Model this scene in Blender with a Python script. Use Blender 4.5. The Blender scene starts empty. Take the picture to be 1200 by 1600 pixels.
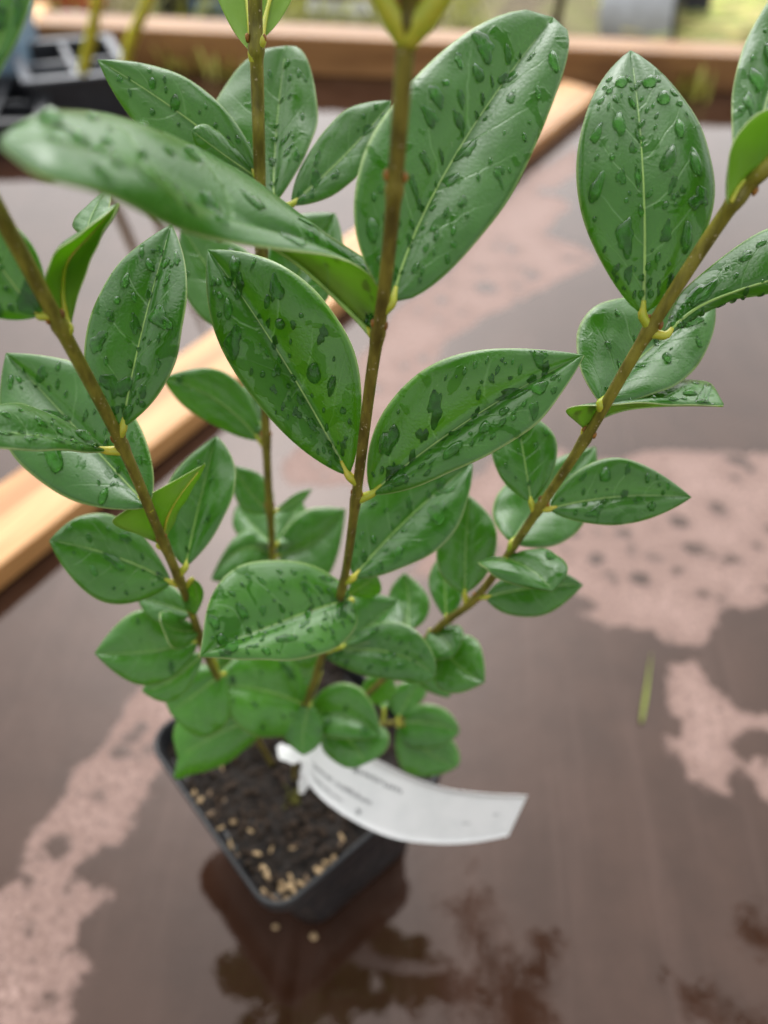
import bpy, bmesh, math, random
import numpy as np
from mathutils import Vector, Matrix, noise

SC = bpy.context.scene
COL = SC.collection
rad = math.radians
random.seed(7)
RNG = np.random.default_rng(7)

# ------------------------------------------------------------------ camera
FPX, PITCH, ROLL = 1250.0, 47.5, 5.0
CAMP = np.array([0.0, 0.0, 0.396])
_p, _r = rad(PITCH), rad(ROLL)
_R0, _U0 = np.array([1.0, 0, 0]), np.array([0, math.sin(_p), math.cos(_p)])
CF = np.array([0, math.cos(_p), -math.sin(_p)])
CR = math.cos(_r) * _R0 + math.sin(_r) * _U0
CU = -math.sin(_r) * _R0 + math.cos(_r) * _U0
cam_d = bpy.data.cameras.new('camera')
cam = bpy.data.objects.new('camera', cam_d)
COL.objects.link(cam)
cam.matrix_world = Matrix(((CR[0], CU[0], -CF[0], CAMP[0]), (CR[1], CU[1], -CF[1], CAMP[1]),
                           (CR[2], CU[2], -CF[2], CAMP[2]), (0, 0, 0, 1)))
cam_d.sensor_fit = 'VERTICAL'
cam_d.sensor_height = 36
cam_d.sensor_width = 27
cam_d.lens = 36 * FPX / 1600
cam_d.clip_start, cam_d.clip_end = 0.01, 500
cam_d.dof.use_dof = True
cam_d.dof.focus_distance = 0.168
cam_d.dof.aperture_fstop = 8.0
SC.camera = cam

# ------------------------------------------------------------------ sky, sun, exposure
SUN_EL, SUN_AZ = 50, 350          # azimuth clockwise from +Y: high ahead, veiled by cloud
w = bpy.data.worlds.new('World'); SC.world = w; w.use_nodes = True
nt = w.node_tree
sky = nt.nodes.new('ShaderNodeTexSky'); sky.sky_type = 'NISHITA'; sky.sun_disc = False
sky.sun_elevation = rad(SUN_EL); sky.sun_rotation = rad(SUN_AZ)
sky.air_density = 1.0; sky.dust_density = 6.0; sky.ozone_density = 1.0
gm = nt.nodes.new('ShaderNodeGamma'); gm.inputs['Gamma'].default_value = 0.75     # an even, bright overcast
nt.links.new(sky.outputs[0], gm.inputs['Color'])
hs = nt.nodes.new('ShaderNodeHueSaturation'); hs.inputs['Saturation'].default_value = 0.06; hs.inputs['Value'].default_value = 2.4
nt.links.new(gm.outputs[0], hs.inputs['Color'])
nt.links.new(hs.outputs[0], nt.nodes['Background'].inputs['Color'])
nt.nodes['Background'].inputs['Strength'].default_value = 0.15
sun_d = bpy.data.lights.new('sun', 'SUN'); sun_d.energy = 1.2; sun_d.angle = rad(100); sun_d.color = (1, 0.97, 0.93)
sun = bpy.data.objects.new('sun', sun_d); COL.objects.link(sun)
_az, _el = rad(SUN_AZ), rad(SUN_EL)
sd = Vector((math.sin(_az) * math.cos(_el), math.cos(_az) * math.cos(_el), math.sin(_el)))
sun.rotation_euler = sd.to_track_quat('Z', 'Y').to_euler()
SC.view_settings.view_transform = 'Standard'; SC.view_settings.look = 'None'
SC.view_settings.gamma = 1; SC.view_settings.use_curve_mapping = False
SC.view_settings.exposure = 0.36
SC.render.engine = 'CYCLES'
SC.cycles.use_denoising = True
SC.cycles.max_bounces = 12; SC.cycles.transmission_bounces = 10; SC.cycles.transparent_max_bounces = 8
SC.cycles.caustics_refractive = True; SC.cycles.caustics_reflective = False

# ------------------------------------------------------------------ camera rays -> places
def ray(px):
    return (px[0] - 600) / FPX * CR - (px[1] - 800) / FPX * CU + CF
def onz(px, z=0.0):
    v = ray(px); return CAMP + v * ((z - CAMP[2]) / v[2])
def W(x, y, z):
    return CAMP + ray((x, y)) * z

# ------------------------------------------------------------------ object helpers
def link(name, me, parent=None):
    o = bpy.data.objects.new(name, me); COL.objects.link(o)
    if parent is not None: o.parent = parent
    return o
def tag(o, label=None, cat=None, group=None, kind=None):
    if label: o['label'] = label
    if cat: o['category'] = cat
    if group: o['group'] = group
    if kind: o['kind'] = kind
    return o
def empty(name, loc=(0, 0, 0), rz=0.0, parent=None):
    o = link(name, None, parent); o.location = Vector([float(c) for c in loc]); o.rotation_euler = (0, 0, rz)
    o.empty_display_size = 0.01
    return o
def mesh(name, V, F, mats, smooth=True, midx=None, uv=None):
    me = bpy.data.meshes.new(name)
    me.from_pydata([tuple(map(float, v)) for v in V], [], F)
    for m in (mats if isinstance(mats, (list, tuple)) else [mats]): me.materials.append(m)
    if smooth: me.polygons.foreach_set('use_smooth', [True] * len(me.polygons))
    if midx is not None: me.polygons.foreach_set('material_index', midx)
    if uv is not None:
        l = me.uv_layers.new(name='UVMap')
        li = np.empty(len(me.loops), dtype=np.int32); me.loops.foreach_get('vertex_index', li)
        l.data.foreach_set('uv', np.asarray(uv, dtype=np.float32)[li].ravel())
    me.update()
    return me
class MB:
    """collects pieces of ONE part"""
    def __init__(s): s.V, s.F, s.M = [], [], []
    def add(s, V, F, m=0):
        b = len(s.V); s.V += [tuple(map(float, v)) for v in V]; s.F += [tuple(i + b for i in f) for f in F]; s.M += [m] * len(F)
    def box(s, x0, x1, y0, y1, z0, z1, m=0):
        s.add([(x, y, z) for z in (z0, z1) for y in (y0, y1) for x in (x0, x1)],
              [(0, 2, 3, 1), (4, 5, 7, 6), (0, 1, 5, 4), (2, 6, 7, 3), (0, 4, 6, 2), (1, 3, 7, 5)], m)
    def tube(s, P, Rr, n=10, cap=True, m=0):
        P = np.asarray(P, float); Rr = np.broadcast_to(np.asarray(Rr, float), (len(P),))
        T = np.gradient(P, axis=0); T /= np.linalg.norm(T, axis=1)[:, None] + 1e-12
        a = np.array([0.3, 0.2, 0.93]) if abs(T[0][2]) < .8 else np.array([1.0, 0.1, 0.05])
        V = []
        for p, t, r in zip(P, T, Rr):
            x = a - t * (a @ t); x /= np.linalg.norm(x); y = np.cross(t, x); a = x
            for k in range(n):
                th = 2 * math.pi * k / n
                V.append(p + r * (math.cos(th) * x + math.sin(th) * y))
        F = [(i * n + k, i * n + (k + 1) % n, (i + 1) * n + (k + 1) % n, (i + 1) * n + k) for i in range(len(P) - 1) for k in range(n)]
        if cap: F += [tuple(range(n))[::-1], tuple(range((len(P) - 1) * n, len(P) * n))]
        s.add(V, F, m)
    def blob(s, c, r, sq=(1, 1, 1), seed=0, n=6, k=9, amp=.25, m=0):
        V = []; c = np.asarray(c, float)
        for i in range(n + 1):
            th = math.pi * i / n
            for j in range(k):
                ph = 2 * math.pi * j / k
                d = np.array([math.sin(th) * math.cos(ph), math.sin(th) * math.sin(ph), math.cos(th)])
                q = 1 + amp * noise.noise(Vector(d * 1.6) + Vector((seed * 3.1, seed * 1.7, 0)))
                V.append(c + d * q * r * np.asarray(sq))
        F = [(i * k + j, (i + 1) * k + j, (i + 1) * k + (j + 1) % k, i * k + (j + 1) % k) for i in range(n) for j in range(k)]
        s.add(V, F, m)
    def build(s, name, mats, parent=None, smooth=True):
        return link(name, mesh(name, s.V, s.F, mats, smooth, s.M), parent)
def bevel_obj(o, wd, seg=2):
    bm = bmesh.new(); bm.from_mesh(o.data)
    bmesh.ops.bevel(bm, geom=bm.edges[:], offset=wd, segments=seg, affect='EDGES', profile=.6)
    bm.to_mesh(o.data); bm.free()

# ------------------------------------------------------------------ material helpers
class NT:
    def __init__(s, name):
        s.m = bpy.data.materials.new(name); s.m.use_nodes = True; s.t = s.m.node_tree
        s.b = s.t.nodes['Principled BSDF']; s.out = s.t.nodes['Material Output']
    def n(s, typ, ins=None, **kw):
        nd = s.t.nodes.new('ShaderNode' + typ)
        for k, v in kw.items(): setattr(nd, k, v)
        for k, v in (ins or {}).items(): s.set(nd.inputs[k], v)
        return nd
    def set(s, sock, v):
        if isinstance(v, bpy.types.NodeSocket): s.t.links.new(v, sock)
        elif isinstance(v, bpy.types.Node): s.t.links.new(v.outputs[0], sock)
        else:
            if sock.type == 'RGBA' and not isinstance(v, (int, float)) and len(v) == 3: v = (*v, 1)
            sock.default_value = v
    def P(s, **kw):
        for k, v in kw.items(): s.set(s.b.inputs[k.replace('_', ' ')], v)
    def math(s, op, a, b=0.0, c=None, clamp=False):
        d = {0: a, 1: b}
        if c is not None: d[2] = c
        return s.n('Math', d, operation=op, use_clamp=clamp).outputs[0]
    def mix(s, f, a, b, typ='MIX'):
        nd = s.n('Mix', data_type='RGBA', blend_type=typ)
        s.set(nd.inputs[0], f); s.set(nd.inputs[6], a); s.set(nd.inputs[7], b)
        return nd.outputs[2]
    def noise(s, vec, scale, detail=3, rough=.55, dist=0):
        return s.n('TexNoise', {'Vector': vec, 'Scale': scale, 'Detail': detail, 'Roughness': rough, 'Distortion': dist}).outputs[0]
    def mr(s, v, a, b, c=0.0, d=1.0, interp='SMOOTHSTEP'):
        return s.n('MapRange', {0: v, 1: a, 2: b, 3: c, 4: d}, interpolation_type=interp).outputs[0]
    def obj(s): return s.n('TexCoord').outputs['Object']
    def mapv(s, vec, scale=(1, 1, 1), loc=(0, 0, 0), rot=(0, 0, 0)):
        return s.n('Mapping', {0: vec, 1: loc, 2: rot, 3: scale}).outputs[0]
    def bump(s, h, st, dist=.001, nrm=None):
        d = {'Height': h, 'Strength': st, 'Distance': dist}
        if nrm is not None: d['Normal'] = nrm
        return s.n('Bump', d).outputs[0]
def plain(name, col, rough=.5, var=.25, scale=60, bump=0.0, spec=.5):
    m = NT(name); nz = m.noise(m.obj(), scale, 4)
    c = m.mix(m.mr(nz, .3, .7), tuple(x * (1 - var) for x in col), tuple(min(1, x * (1 + var)) for x in col))
    m.P(Base_Color=c, Roughness=m.mr(nz, .2, .8, rough * .85, min(1, rough * 1.15)), Specular_IOR_Level=spec)
    if bump: m.P(Normal=m.bump(nz, bump, .002))
    return m.m

# ---- leaf faces
def leaf_mat(under=False):
    m = NT('leaf_underside' if under else 'leaf_upper_side')
    uv = m.n('TexCoord').outputs['UV']; ob = m.obj()
    sp = m.n('SeparateXYZ', {0: uv}); u, v = sp.outputs[0], sp.outputs[1]
    tint = m.n('Attribute', attribute_type='OBJECT', attribute_name='tint').outputs['Fac']
    rnd = m.n('ObjectInfo').outputs['Random']
    au = m.math('ABSOLUTE', m.math('MULTIPLY_ADD', u, 2.0, -1.0))
    side = m.math('GREATER_THAN', u, .5)
    wob = m.noise(m.mapv(ob, (160, 160, 160)), 1.0, 2)
    # lateral veins: lines that leave the midrib and sweep towards the tip
    q = m.math('SUBTRACT', v, m.math('MULTIPLY', m.math('POWER', au, 1.35), .24))
    q = m.math('ADD', q, m.math('MULTIPLY', m.math('SUBTRACT', wob, .5), .05))
    q = m.math('ADD', q, m.math('MULTIPLY', side, .05))
    q = m.math('MULTIPLY', q, m.math('MULTIPLY_ADD', rnd, 1.5, 4.2))
    fr = m.math('ABSOLUTE', m.math('SUBTRACT', m.math('FRACT', m.math('ADD', q, rnd)), .5))
    vein = m.mr(fr, .0, .045, 1.0, 0.0)
    fade = m.math('MULTIPLY', m.mr(au, .35, .9, 1.0, .12), m.mr(v, .75, .95, 1.0, .1))
    vein = m.math('MULTIPLY', vein, fade)
    quilt = m.mr(fr, 0.0, .5)
    fine = m.n('TexVoronoi', {'Vector': ob, 'Scale': 900}, feature='DISTANCE_TO_EDGE').outputs['Distance']
    patch = m.noise(ob, 90, 4)
    big = m.noise(ob, 32, 2)
    if under:
        base = m.mix(m.mr(patch, .3, .7), (.24, .40, .05), (.33, .50, .08))
        base = m.mix(m.math('MULTIPLY', vein, .6), base, (.30, .46, .14))
        trc = (.60, .84, .05); rough = .5; tr = .6
    else:
        a = m.mix(m.mr(patch, .25, .75), (.022, .104, .009), (.038, .150, .017))
        b = m.mix(m.mr(patch, .25, .75), (.050, .215, .010), (.080, .275, .016))
        base = m.mix(tint, a, b)
        base = m.mix(m.math('MULTIPLY', m.mr(big, .45, .7), .35), base, (.040, .142, .026))
        base = m.mix(m.math('MULTIPLY', vein, .62), base, (.14, .29, .09))
        # small scars and dust specks
        spk = m.mr(m.noise(ob, 620, 2), .70, .76)
        base = m.mix(m.math('MULTIPLY', spk, .25), base, (.25, .32, .16))
        # thin water film left between the drops: smooth, and it drowns the waxy sheen
        wet = m.n('Attribute', attribute_type='OBJECT', attribute_name='wet').outputs['Fac']
        off = m.n('CombineXYZ', {0: rnd, 1: m.math('MULTIPLY', rnd, 7.0), 2: rnd})
        wv = m.n('VectorMath', {0: ob, 1: off}, operation='ADD').outputs[0]
        wn = m.math('ADD', m.noise(wv, 150, 3, .5, .8), m.math('MULTIPLY', m.math('SUBTRACT', m.noise(wv, 45, 1), .5), .5))
        film = m.math('MULTIPLY', m.mr(wn, .60, .63), wet)
        base = m.mix(m.mr(au, .955, .985), base, (.26, .40, .13))
        base = m.mix(m.math('MULTIPLY', film, .6), base, (.018, .100, .006))
        trc = (.22, .52, .03); rough = m.math('MULTIPLY', m.mr(patch, .3, .7, .20, .30), m.math('MULTIPLY_ADD', film, -.8, 1.0)); tr = .32
    m.P(Base_Color=base, Roughness=rough, Specular_IOR_Level=.35 if under else m.math('MULTIPLY_ADD', film, -.5, .78))
    if not under: m.P(Sheen_Weight=m.math('MULTIPLY_ADD', film, -.02, .02), Sheen_Roughness=.45, Sheen_Tint=(.85, 1.0, .88, 1))
    h = m.math('ADD', m.math('MULTIPLY', quilt, .25), m.math('MULTIPLY', vein, .35 if under else -.35))
    h = m.math('ADD', h, m.math('MULTIPLY', patch, .5))
    if not under: h = m.math('ADD', h, m.math('MULTIPLY', film, .35))
    b1 = m.bump(h, .35, .0006)
    m.P(Normal=m.bump(m.math('MINIMUM', fine, .25), .22, .0004, b1))
    t = m.n('BsdfTranslucent', {'Color': trc})
    mx = m.n('MixShader', {0: tr, 1: m.b.outputs[0], 2: t.outputs[0]})
    m.t.links.new(mx.outputs[0], m.out.inputs['Surface'])
    return m.m
M_TOP, M_UND = leaf_mat(), leaf_mat(True)
M_EDGE = plain('leaf_margin', (.42, .52, .20), .5, .25, 300)
M_RIB = plain('leaf_vein', (.25, .41, .09), .42, .2, 200)
def pet_mat():
    m = NT('petiole'); nz = m.noise(m.obj(), 220, 3)
    m.P(Base_Color=m.mix(m.mr(nz, .35, .7), (.36, .42, .03), (.52, .48, .05)), Roughness=.38, Subsurface_Weight=.15, Subsurface_Scale=.002)
    return m.m
M_PET = pet_mat()
def stem_mat():
    m = NT('stem_bark'); ob = m.obj(); at = m.n('Attribute', attribute_name='age').outputs['Fac']
    nz = m.noise(m.mapv(ob, (1, 1, .35)), 420, 4)
    old = m.mix(m.mr(nz, .3, .7), (.075, .056, .008), (.21, .170, .028))
    yng = m.mix(m.mr(nz, .3, .7), (.12, .112, .010), (.27, .26, .03))
    c = m.mix(m.math('ADD', at, m.math('MULTIPLY', m.math('SUBTRACT', m.noise(ob, 80, 2), .5), .7), clamp=True), yng, old)
    sp = m.mr(m.noise(ob, 1300, 1), .68, .74)
    c = m.mix(m.math('MULTIPLY', sp, .75), c, (.46, .38, .22))
    m.P(Base_Color=c, Roughness=.4, Specular_IOR_Level=.5, Normal=m.bump(m.math('ADD', nz, sp), .3, .0006))
    return m.m
M_STEM = stem_mat()
M_BUD = plain('bud_scale', (.25, .11, .02), .5, .5, 500)
def water_mat():
    m = NT('water'); m.P(Base_Color=(1, 1, 1), Roughness=.0, IOR=1.33, Transmission_Weight=1.0)
    return m.m
M_WATER = water_mat()
M_WETLEAF = plain('leaf_under_water', (.030, .140, .010), .5, .3, 500, spec=.1)

# ---- table
def table_mat():
    m = NT('film_faced_plywood_wet'); ob = m.obj()
    sdist = m.n('Attribute', attribute_name='dry_distance').outputs['Fac']
    n1 = m.math('MULTIPLY', m.math('SUBTRACT', m.noise(ob, 62, 5, .65), .5), .020)
    n2 = m.math('MULTIPLY', m.math('SUBTRACT', m.noise(ob, 420, 2), .5), .0028)
    d = m.math('ADD', m.math('ADD', sdist, n1), n2)
    spk = m.mr(m.noise(ob, 240, 3, .6), .60, .68)
    dry = m.math('MULTIPLY', m.mr(d, -.0020, .0026), m.math('MULTIPLY_ADD', spk, -.75, 1.0))
    rim = m.mr(m.math('ABSOLUTE', d), .0, .003, 1.0, 0.0)
    cl = m.noise(ob, 26, 4); fn = m.noise(ob, 300, 5, .8)
    wetc = m.mix(m.mr(cl, .3, .7), (.026, .011, .006), (.040, .019, .012))
    streak = m.noise(m.mapv(ob, (60, 4, 1), rot=(0, 0, rad(-12))), 1.0, 4, .6)
    wetc = m.mix(m.math('MULTIPLY', m.mr(streak, .5, .75), .35), wetc, (.085, .050, .040))
    dryc = m.mix(m.mr(fn, .36, .64), (.13, .076, .060), (.35, .240, .208))
    dryc = m.mix(m.math('MULTIPLY', m.mr(cl, .35, .7), .5), dryc, (.27, .18, .155))
    dryc = m.mix(m.mr(d, .001, .016, .55, 0.0), dryc, (.16, .098, .080))     # the crust is damper towards its edge
    c = m.mix(dry, wetc, dryc)
    c = m.mix(m.math('MULTIPLY', m.math('MULTIPLY', rim, m.math('SUBTRACT', 1.0, dry)), .4), c, (.04, .017, .011))
    m.P(Specular_Tint=(1, .88, .83, 1))
    m.P(Base_Color=c, Roughness=m.mix(dry, (.042,) * 3, (.62,) * 3), Specular_IOR_Level=m.mr(dry, 0, 1, .34, .35), IOR=1.6)
    h = m.math('ADD', m.math('MULTIPLY', m.mr(d, -.003, .001, 1.0, 0.0), .4), m.math('MULTIPLY', m.math('MULTIPLY', fn, dry), .5))
    h = m.math('ADD', h, m.math('MULTIPLY', m.noise(ob, 48, 3), .8))
    m.P(Normal=m.bump(h, .22, .0008))
    return m.m
M_TABLE = table_mat()
def wood_mat(name, c0, c1, c2, rough=.42):
    m = NT(name); ob = m.obj()
    g = m.noise(m.mapv(ob, (3.2, 60, 60)), 1.0, 5, .6, .6)
    f = m.noise(m.mapv(ob, (14, 420, 420)), 1.0, 3, .6)
    c = m.mix(m.mr(g, .32, .68), c0, c1)
    c = m.mix(m.math('MULTIPLY', m.mr(f, .45, .75), .7), c, c2)
    st = m.noise(m.mapv(ob, (2.0, 26, 26)), 1.0, 4, .65, 1.0)
    c = m.mix(m.math('MULTIPLY', m.mr(st, .50, .62), .8), c, c2)
    kn = m.n('TexVoronoi', {'Vector': m.mapv(ob, (5, 22, 22)), 'Scale': 1.0}).outputs['Distance']
    c = m.mix(m.mr(kn, .05, .14, .75, 0), c, c2)
    m.P(Base_Color=c, Roughness=rough, Normal=m.bump(m.math('ADD', g, f), .25, .001))
    return m.m
M_WOOD = wood_mat('wet_pine', (.54, .27, .095), (.66, .37, .155), (.34, .145, .04))
M_WOOD2 = wood_mat('weathered_pine', (.30, .145, .046), (.40, .205, .078), (.19, .085, .028), .5)
def pot_mat():
    m = NT('black_pot_plastic'); ob = m.obj(); nz = m.noise(ob, 70, 4); f = m.noise(m.mapv(ob, (1, 1, .2)), 300, 3)
    dirt = m.mr(m.noise(ob, 45, 4), .5, .72)
    m.P(Base_Color=m.mix(m.math('MULTIPLY', dirt, .5), m.mix(nz, (.008, .009, .011), (.018, .019, .022)), (.05, .05, .05)),
        Roughness=m.mr(f, .3, .7, .28, .5), Normal=m.bump(nz, .15, .001))
    return m.m
M_POT = pot_mat()
M_SOIL = plain('potting_compost', (.014, .009, .006), .8, .7, 420, .6, .35)
M_GRIT2 = plain('brown_grit', (.24, .16, .095), .7, .5, 260, .3)
M_GRIT = plain('tan_grit', (.46, .32, .17), .7, .4, 260, .3)
def label_mat():
    m = NT('white_label_card'); nz = m.noise(m.obj(), 90, 3)
    m.P(Base_Color=m.mix(m.mr(nz, .4, .75), (.90, .90, .90), (.82, .83, .83)), Roughness=.35)
    return m.m
M_LABEL = label_mat()
M_INK = plain('grey_ink', (.06, .065, .07), .6, .1)

# ================================================================== SETTING
def sdf_poly(P, poly):
    """signed distance, positive inside"""
    n = len(poly); d = np.full(len(P), 1e9); inside = np.zeros(len(P), bool)
    for i in range(n):
        a, b = poly[i], poly[(i + 1) % n]
        e = b - a; wv = P - a
        t = np.clip((wv @ e) / (e @ e + 1e-12), 0, 1)[:, None]
        d = np.minimum(d, np.linalg.norm(wv - e * t, axis=1))
        c = ((a[1] <= P[:, 1]) != (b[1] <= P[:, 1]))
        with np.errstate(divide='ignore', invalid='ignore'):
            xx = a[0] + (P[:, 1] - a[1]) * e[0] / (e[1] if abs(e[1]) > 1e-12 else 1e-12)
        inside ^= c & (P[:, 0] < xx)
    return np.where(inside, d, -d)
DRY = [  # outlines of the dry patches, where they lie on the sheet
    [(-30, 1700), (-30, 1410), (25, 1375), (50, 1300), (75, 1280), (115, 1205), (165, 1160), (190, 1110), (215, 1075), (280, 1050), (340, 1060), (330, 1110),
     (270, 1150), (245, 1215), (210, 1280), (195, 1318), (135, 1335), (112, 1362), (172, 1392), (125, 1440), (118, 1480), (142, 1512), (115, 1550), (105, 1700)],
    [(905, 228), (830, 270), (800, 300), (745, 345), (700, 425), (610, 490), (560, 560), (540, 640), (440, 720), (450, 760), (560, 760), (650, 735), (720, 700), (700, 620), (680, 560), (700, 530),
     (770, 490), (850, 452), (940, 405), (905, 385), (850, 365), (895, 320), (860, 300), (905, 270)],
    [(640, 900), (690, 800), (760, 725), (860, 700), (930, 722), (1040, 703), (1260, 712), (1260, 925), (1130, 955), (1105, 1012), (1050, 1005), (1020, 985), (940, 975), (880, 948), (800, 915), (720, 905)],
    [(1045, 1038), (1090, 1036), (1125, 1085), (1160, 1112), (1260, 1115), (1260, 1145), (1165, 1145), (1135, 1165), (1160, 1195), (1190, 1180), (1260, 1185), (1260, 1255),
     (1190, 1250), (1175, 1215), (1150, 1205), (1130, 1225), (1150, 1252), (1080, 1215), (1060, 1185), (1040, 1165), (1026, 1142), (1055, 1148), (1070, 1130), (1040, 1115)]]
WETSPOTS = [(905, 945, 28, 12), (935, 875, 10, 8), (1000, 905, 14, 8), (1085, 860, 22, 8), (1140, 875, 8, 5), (960, 905, 6, 4), (1060, 815, 9, 6), (1120, 795, 12, 7), (985, 770, 7, 5),
            (1150, 720, 12, 6), (1020, 870, 10, 6), (1180, 850, 10, 7), (930, 800, 8, 6), (1100, 930, 10, 5), (885, 860, 9, 6), (760, 450, 14, 8), (735, 540, 10, 7), (640, 610, 8, 6),
            (855, 300, 16, 6), (800, 390, 9, 5), (690, 470, 7, 5), (830, 430, 10, 5), (665, 560, 9, 5), (90, 1325, 22, 18), (185, 1175, 13, 11), (220, 1135, 10, 8), (150, 1240, 7, 5), (235, 1175, 12, 10),
            (60, 1420, 8, 8), (1150, 745, 7, 4), (1010, 740, 8, 4), (50, 1500, 6, 6), (80, 1440, 5, 5)]
def build_table():
    xs = np.concatenate([np.linspace(-.95, -.40, 12), np.arange(-.38, .56, .0030), np.linspace(.58, 1.15, 12)])
    ys = np.concatenate([np.linspace(-.55, -.02, 10), np.arange(.0, .80, .0030), np.linspace(.81, 1.30, 40)])
    X, Y = np.meshgrid(xs, ys); nx, ny = len(xs), len(ys)
    P = np.stack([X.ravel(), Y.ravel()], 1)
    dd = np.full(len(P), -1.0)
    for poly in DRY: dd = np.maximum(dd, sdf_poly(P, np.array([onz(q)[:2] for q in poly])))
    for (x, y, a, b) in WETSPOTS:
        c = onz((x, y))[:2]; ex = np.linalg.norm(onz((x + a, y))[:2] - c); ey = np.linalg.norm(onz((x, y + b))[:2] - c)
        rr = np.sqrt(((P[:, 0] - c[0]) / ex) ** 2 + ((P[:, 1] - c[1]) / ey) ** 2)
        dd = np.minimum(dd, (rr - 1) * min(ex, ey))
    # faint sparse wet specks scattered over the dry crust
    for k in range(520):
        c = np.array([RNG.uniform(-.30, .5), RNG.uniform(.05, .75)]); r = RNG.uniform(.001, .0035)
        near = (np.abs(P - c) < .02).all(1)
        dd[near] = np.minimum(dd[near], (np.hypot(*(P[near] - c).T) - r) * .8)
    V = np.stack([P[:, 0], P[:, 1], np.zeros(len(P))], 1)
    I = np.arange(nx * ny).reshape(ny, nx)
    F = np.stack([I[:-1, :-1], I[:-1, 1:], I[1:, 1:], I[1:, :-1]], -1).reshape(-1, 4)
    me = bpy.data.meshes.new('table_top')
    me.vertices.add(len(V)); me.vertices.foreach_set('co', V.astype(np.float32).ravel())
    me.loops.add(F.size); me.loops.foreach_set('vertex_index', F.astype(np.int32).ravel())
    me.polygons.add(len(F)); me.polygons.foreach_set('loop_start', np.arange(0, F.size, 4, dtype=np.int32))
    me.update(calc_edges=True)
    a = me.attributes.new('dry_distance', 'FLOAT', 'POINT'); a.data.foreach_set('value', np.clip(dd, -.05, .05).astype(np.float32))
    me.materials.append(M_TABLE)
    o = link('table_top', me); tag(o, 'wet dark brown film faced plywood sheet with pale dry patches', kind='structure')
    b = MB(); b.box(-.948, 1.148, -.548, 1.298, -.022, -.004)
    k = b.build('plywood_core', plain('plywood_edge', (.25, .16, .09), .7), o, False)
build_table()
def ground_mat():
    m = NT('nursery_ground'); ob = m.obj(); n = m.noise(ob, 9, 6, .65); f = m.noise(ob, 80, 4, .7)
    c = m.mix(m.mr(n, .35, .65), (.085, .062, .035), (.16, .17, .045))
    c = m.mix(m.mr(f, .4, .75), c, (.30, .24, .13))
    m.P(Base_Color=c, Roughness=.9, Normal=m.bump(f, .6, .01))
    return m.m
g = MB(); g.add([(-200, -200, -.03), (200, -200, -.03), (200, 200, -.03), (-200, 200, -.03)], [(0, 1, 2, 3)])
tag(g.build('ground', ground_mat(), None, False), 'weedy brown nursery ground beyond the timber rail', kind='structure')

# ================================================================== TIMBER
def timber(name, a, b, wd, ht, mat, label, side=1, cat='timber', z=0.0, bev=.002):
    """a, b: the ends of the lower edge that faces the camera"""
    a, b = np.asarray(a, float)[:2], np.asarray(b, float)[:2]
    d = b - a; L = float(np.linalg.norm(d)); ang = math.atan2(d[1], d[0])
    m = MB(); m.box(0, L, 0, wd * side, 0, ht) if side > 0 else m.box(0, L, wd * side, 0, 0, ht)
    o = m.build(name, mat, None, False); bevel_obj(o, bev)
    o.location = (a[0], a[1], z); o.rotation_euler = (0, 0, ang)
    return tag(o, label, cat)
pa, pb = onz((0, 927))[:2], onz((940, 160))[:2]
pdv = (pb - pa) / np.linalg.norm(pb - pa)
timber('timber_batten', pa - pdv * .16, pb - pdv * .018, .053, .018, M_WOOD, 'pale wet pine batten lying diagonally across the brown plywood behind the plant', z=.0015)
ra, rb = onz((62, 100))[:2], onz((1100, 143))[:2]
rdv = (rb - ra) / np.linalg.norm(rb - ra)
timber('timber_rail', ra, rb + rdv * .25, .052, .046, M_WOOD2, 'long timber rail edging the far side of the plywood table')

# ================================================================== POT, SOIL
RIMZ = .085
POTC = np.array([-.0269, .1476]); POTYAW = math.atan2(.0628, .0639)
def rsq(h, rc, n=6):
    out = []
    for qx, qy, a0 in ((1, 1, 0), (-1, 1, 90), (-1, -1, 180), (1, -1, 270)):
        for k in range(n + 1):
            a = rad(a0 + 90 * k / n)
            out.append((qx * (h - rc) + rc * math.cos(a), qy * (h - rc) + rc * math.sin(a)))
    return out
pot = empty('plant_pot', (POTC[0], POTC[1], 0), POTYAW)
tag(pot, 'small square black plastic nursery pot holding the leafy shrub', 'pot')
skew = np.array([math.cos(-POTYAW), math.sin(-POTYAW)]) * .011
def loft(loops, mat, name, parent, capend=False, capstart=False):
    V, F = [], []; n = None
    for (h, rc, z) in loops:
        L = rsq(h, rc); n = len(L); k = 1 - z / RIMZ
        V += [(x + skew[0] * k, y + skew[1] * k, z) for x, y in L]
    for i in range(len(loops) - 1):
        for j in range(n): F.append((i * n + j, i * n + (j + 1) % n, (i + 1) * n + (j + 1) % n, (i + 1) * n + j))
    if capstart: F.append(tuple(range(n))[::-1])
    if capend: F.append(tuple(range((len(loops) - 1) * n, len(loops) * n)))
    return link(name, mesh(name, V, F, mat), parent)
loft([(.0300, .012, .0), (.0322, .0125, .0012), (.0335, .0125, .004), (.0350, .012, .02), (.0385, .011, .045), (.0415, .010, .0745), (.0412, .0098, .075), (.0395, .009, .075),
      (.0365, .010, .045), (.033, .0105, .004)], M_POT, 'pot_wall', pot, True, True)
loft([(.0418, .010, .0752), (.0438, .0105, .0745), (.0448, .011, .0755), (.0452, .011, .079), (.0454, .011, .0835), (.0450, .0108, .0848), (.0442, .0105, .0850),
      (.0436, .0100, .0842), (.0428, .0098, .0790), (.0420, .0096, .0752)], M_POT, 'rim', pot)
SOILZ = .0765
soil = empty('potting_soil', (POTC[0], POTC[1], SOILZ), POTYAW)
tag(soil, 'dark crumbly compost with tan grit filling the square pot', 'soil')
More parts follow.
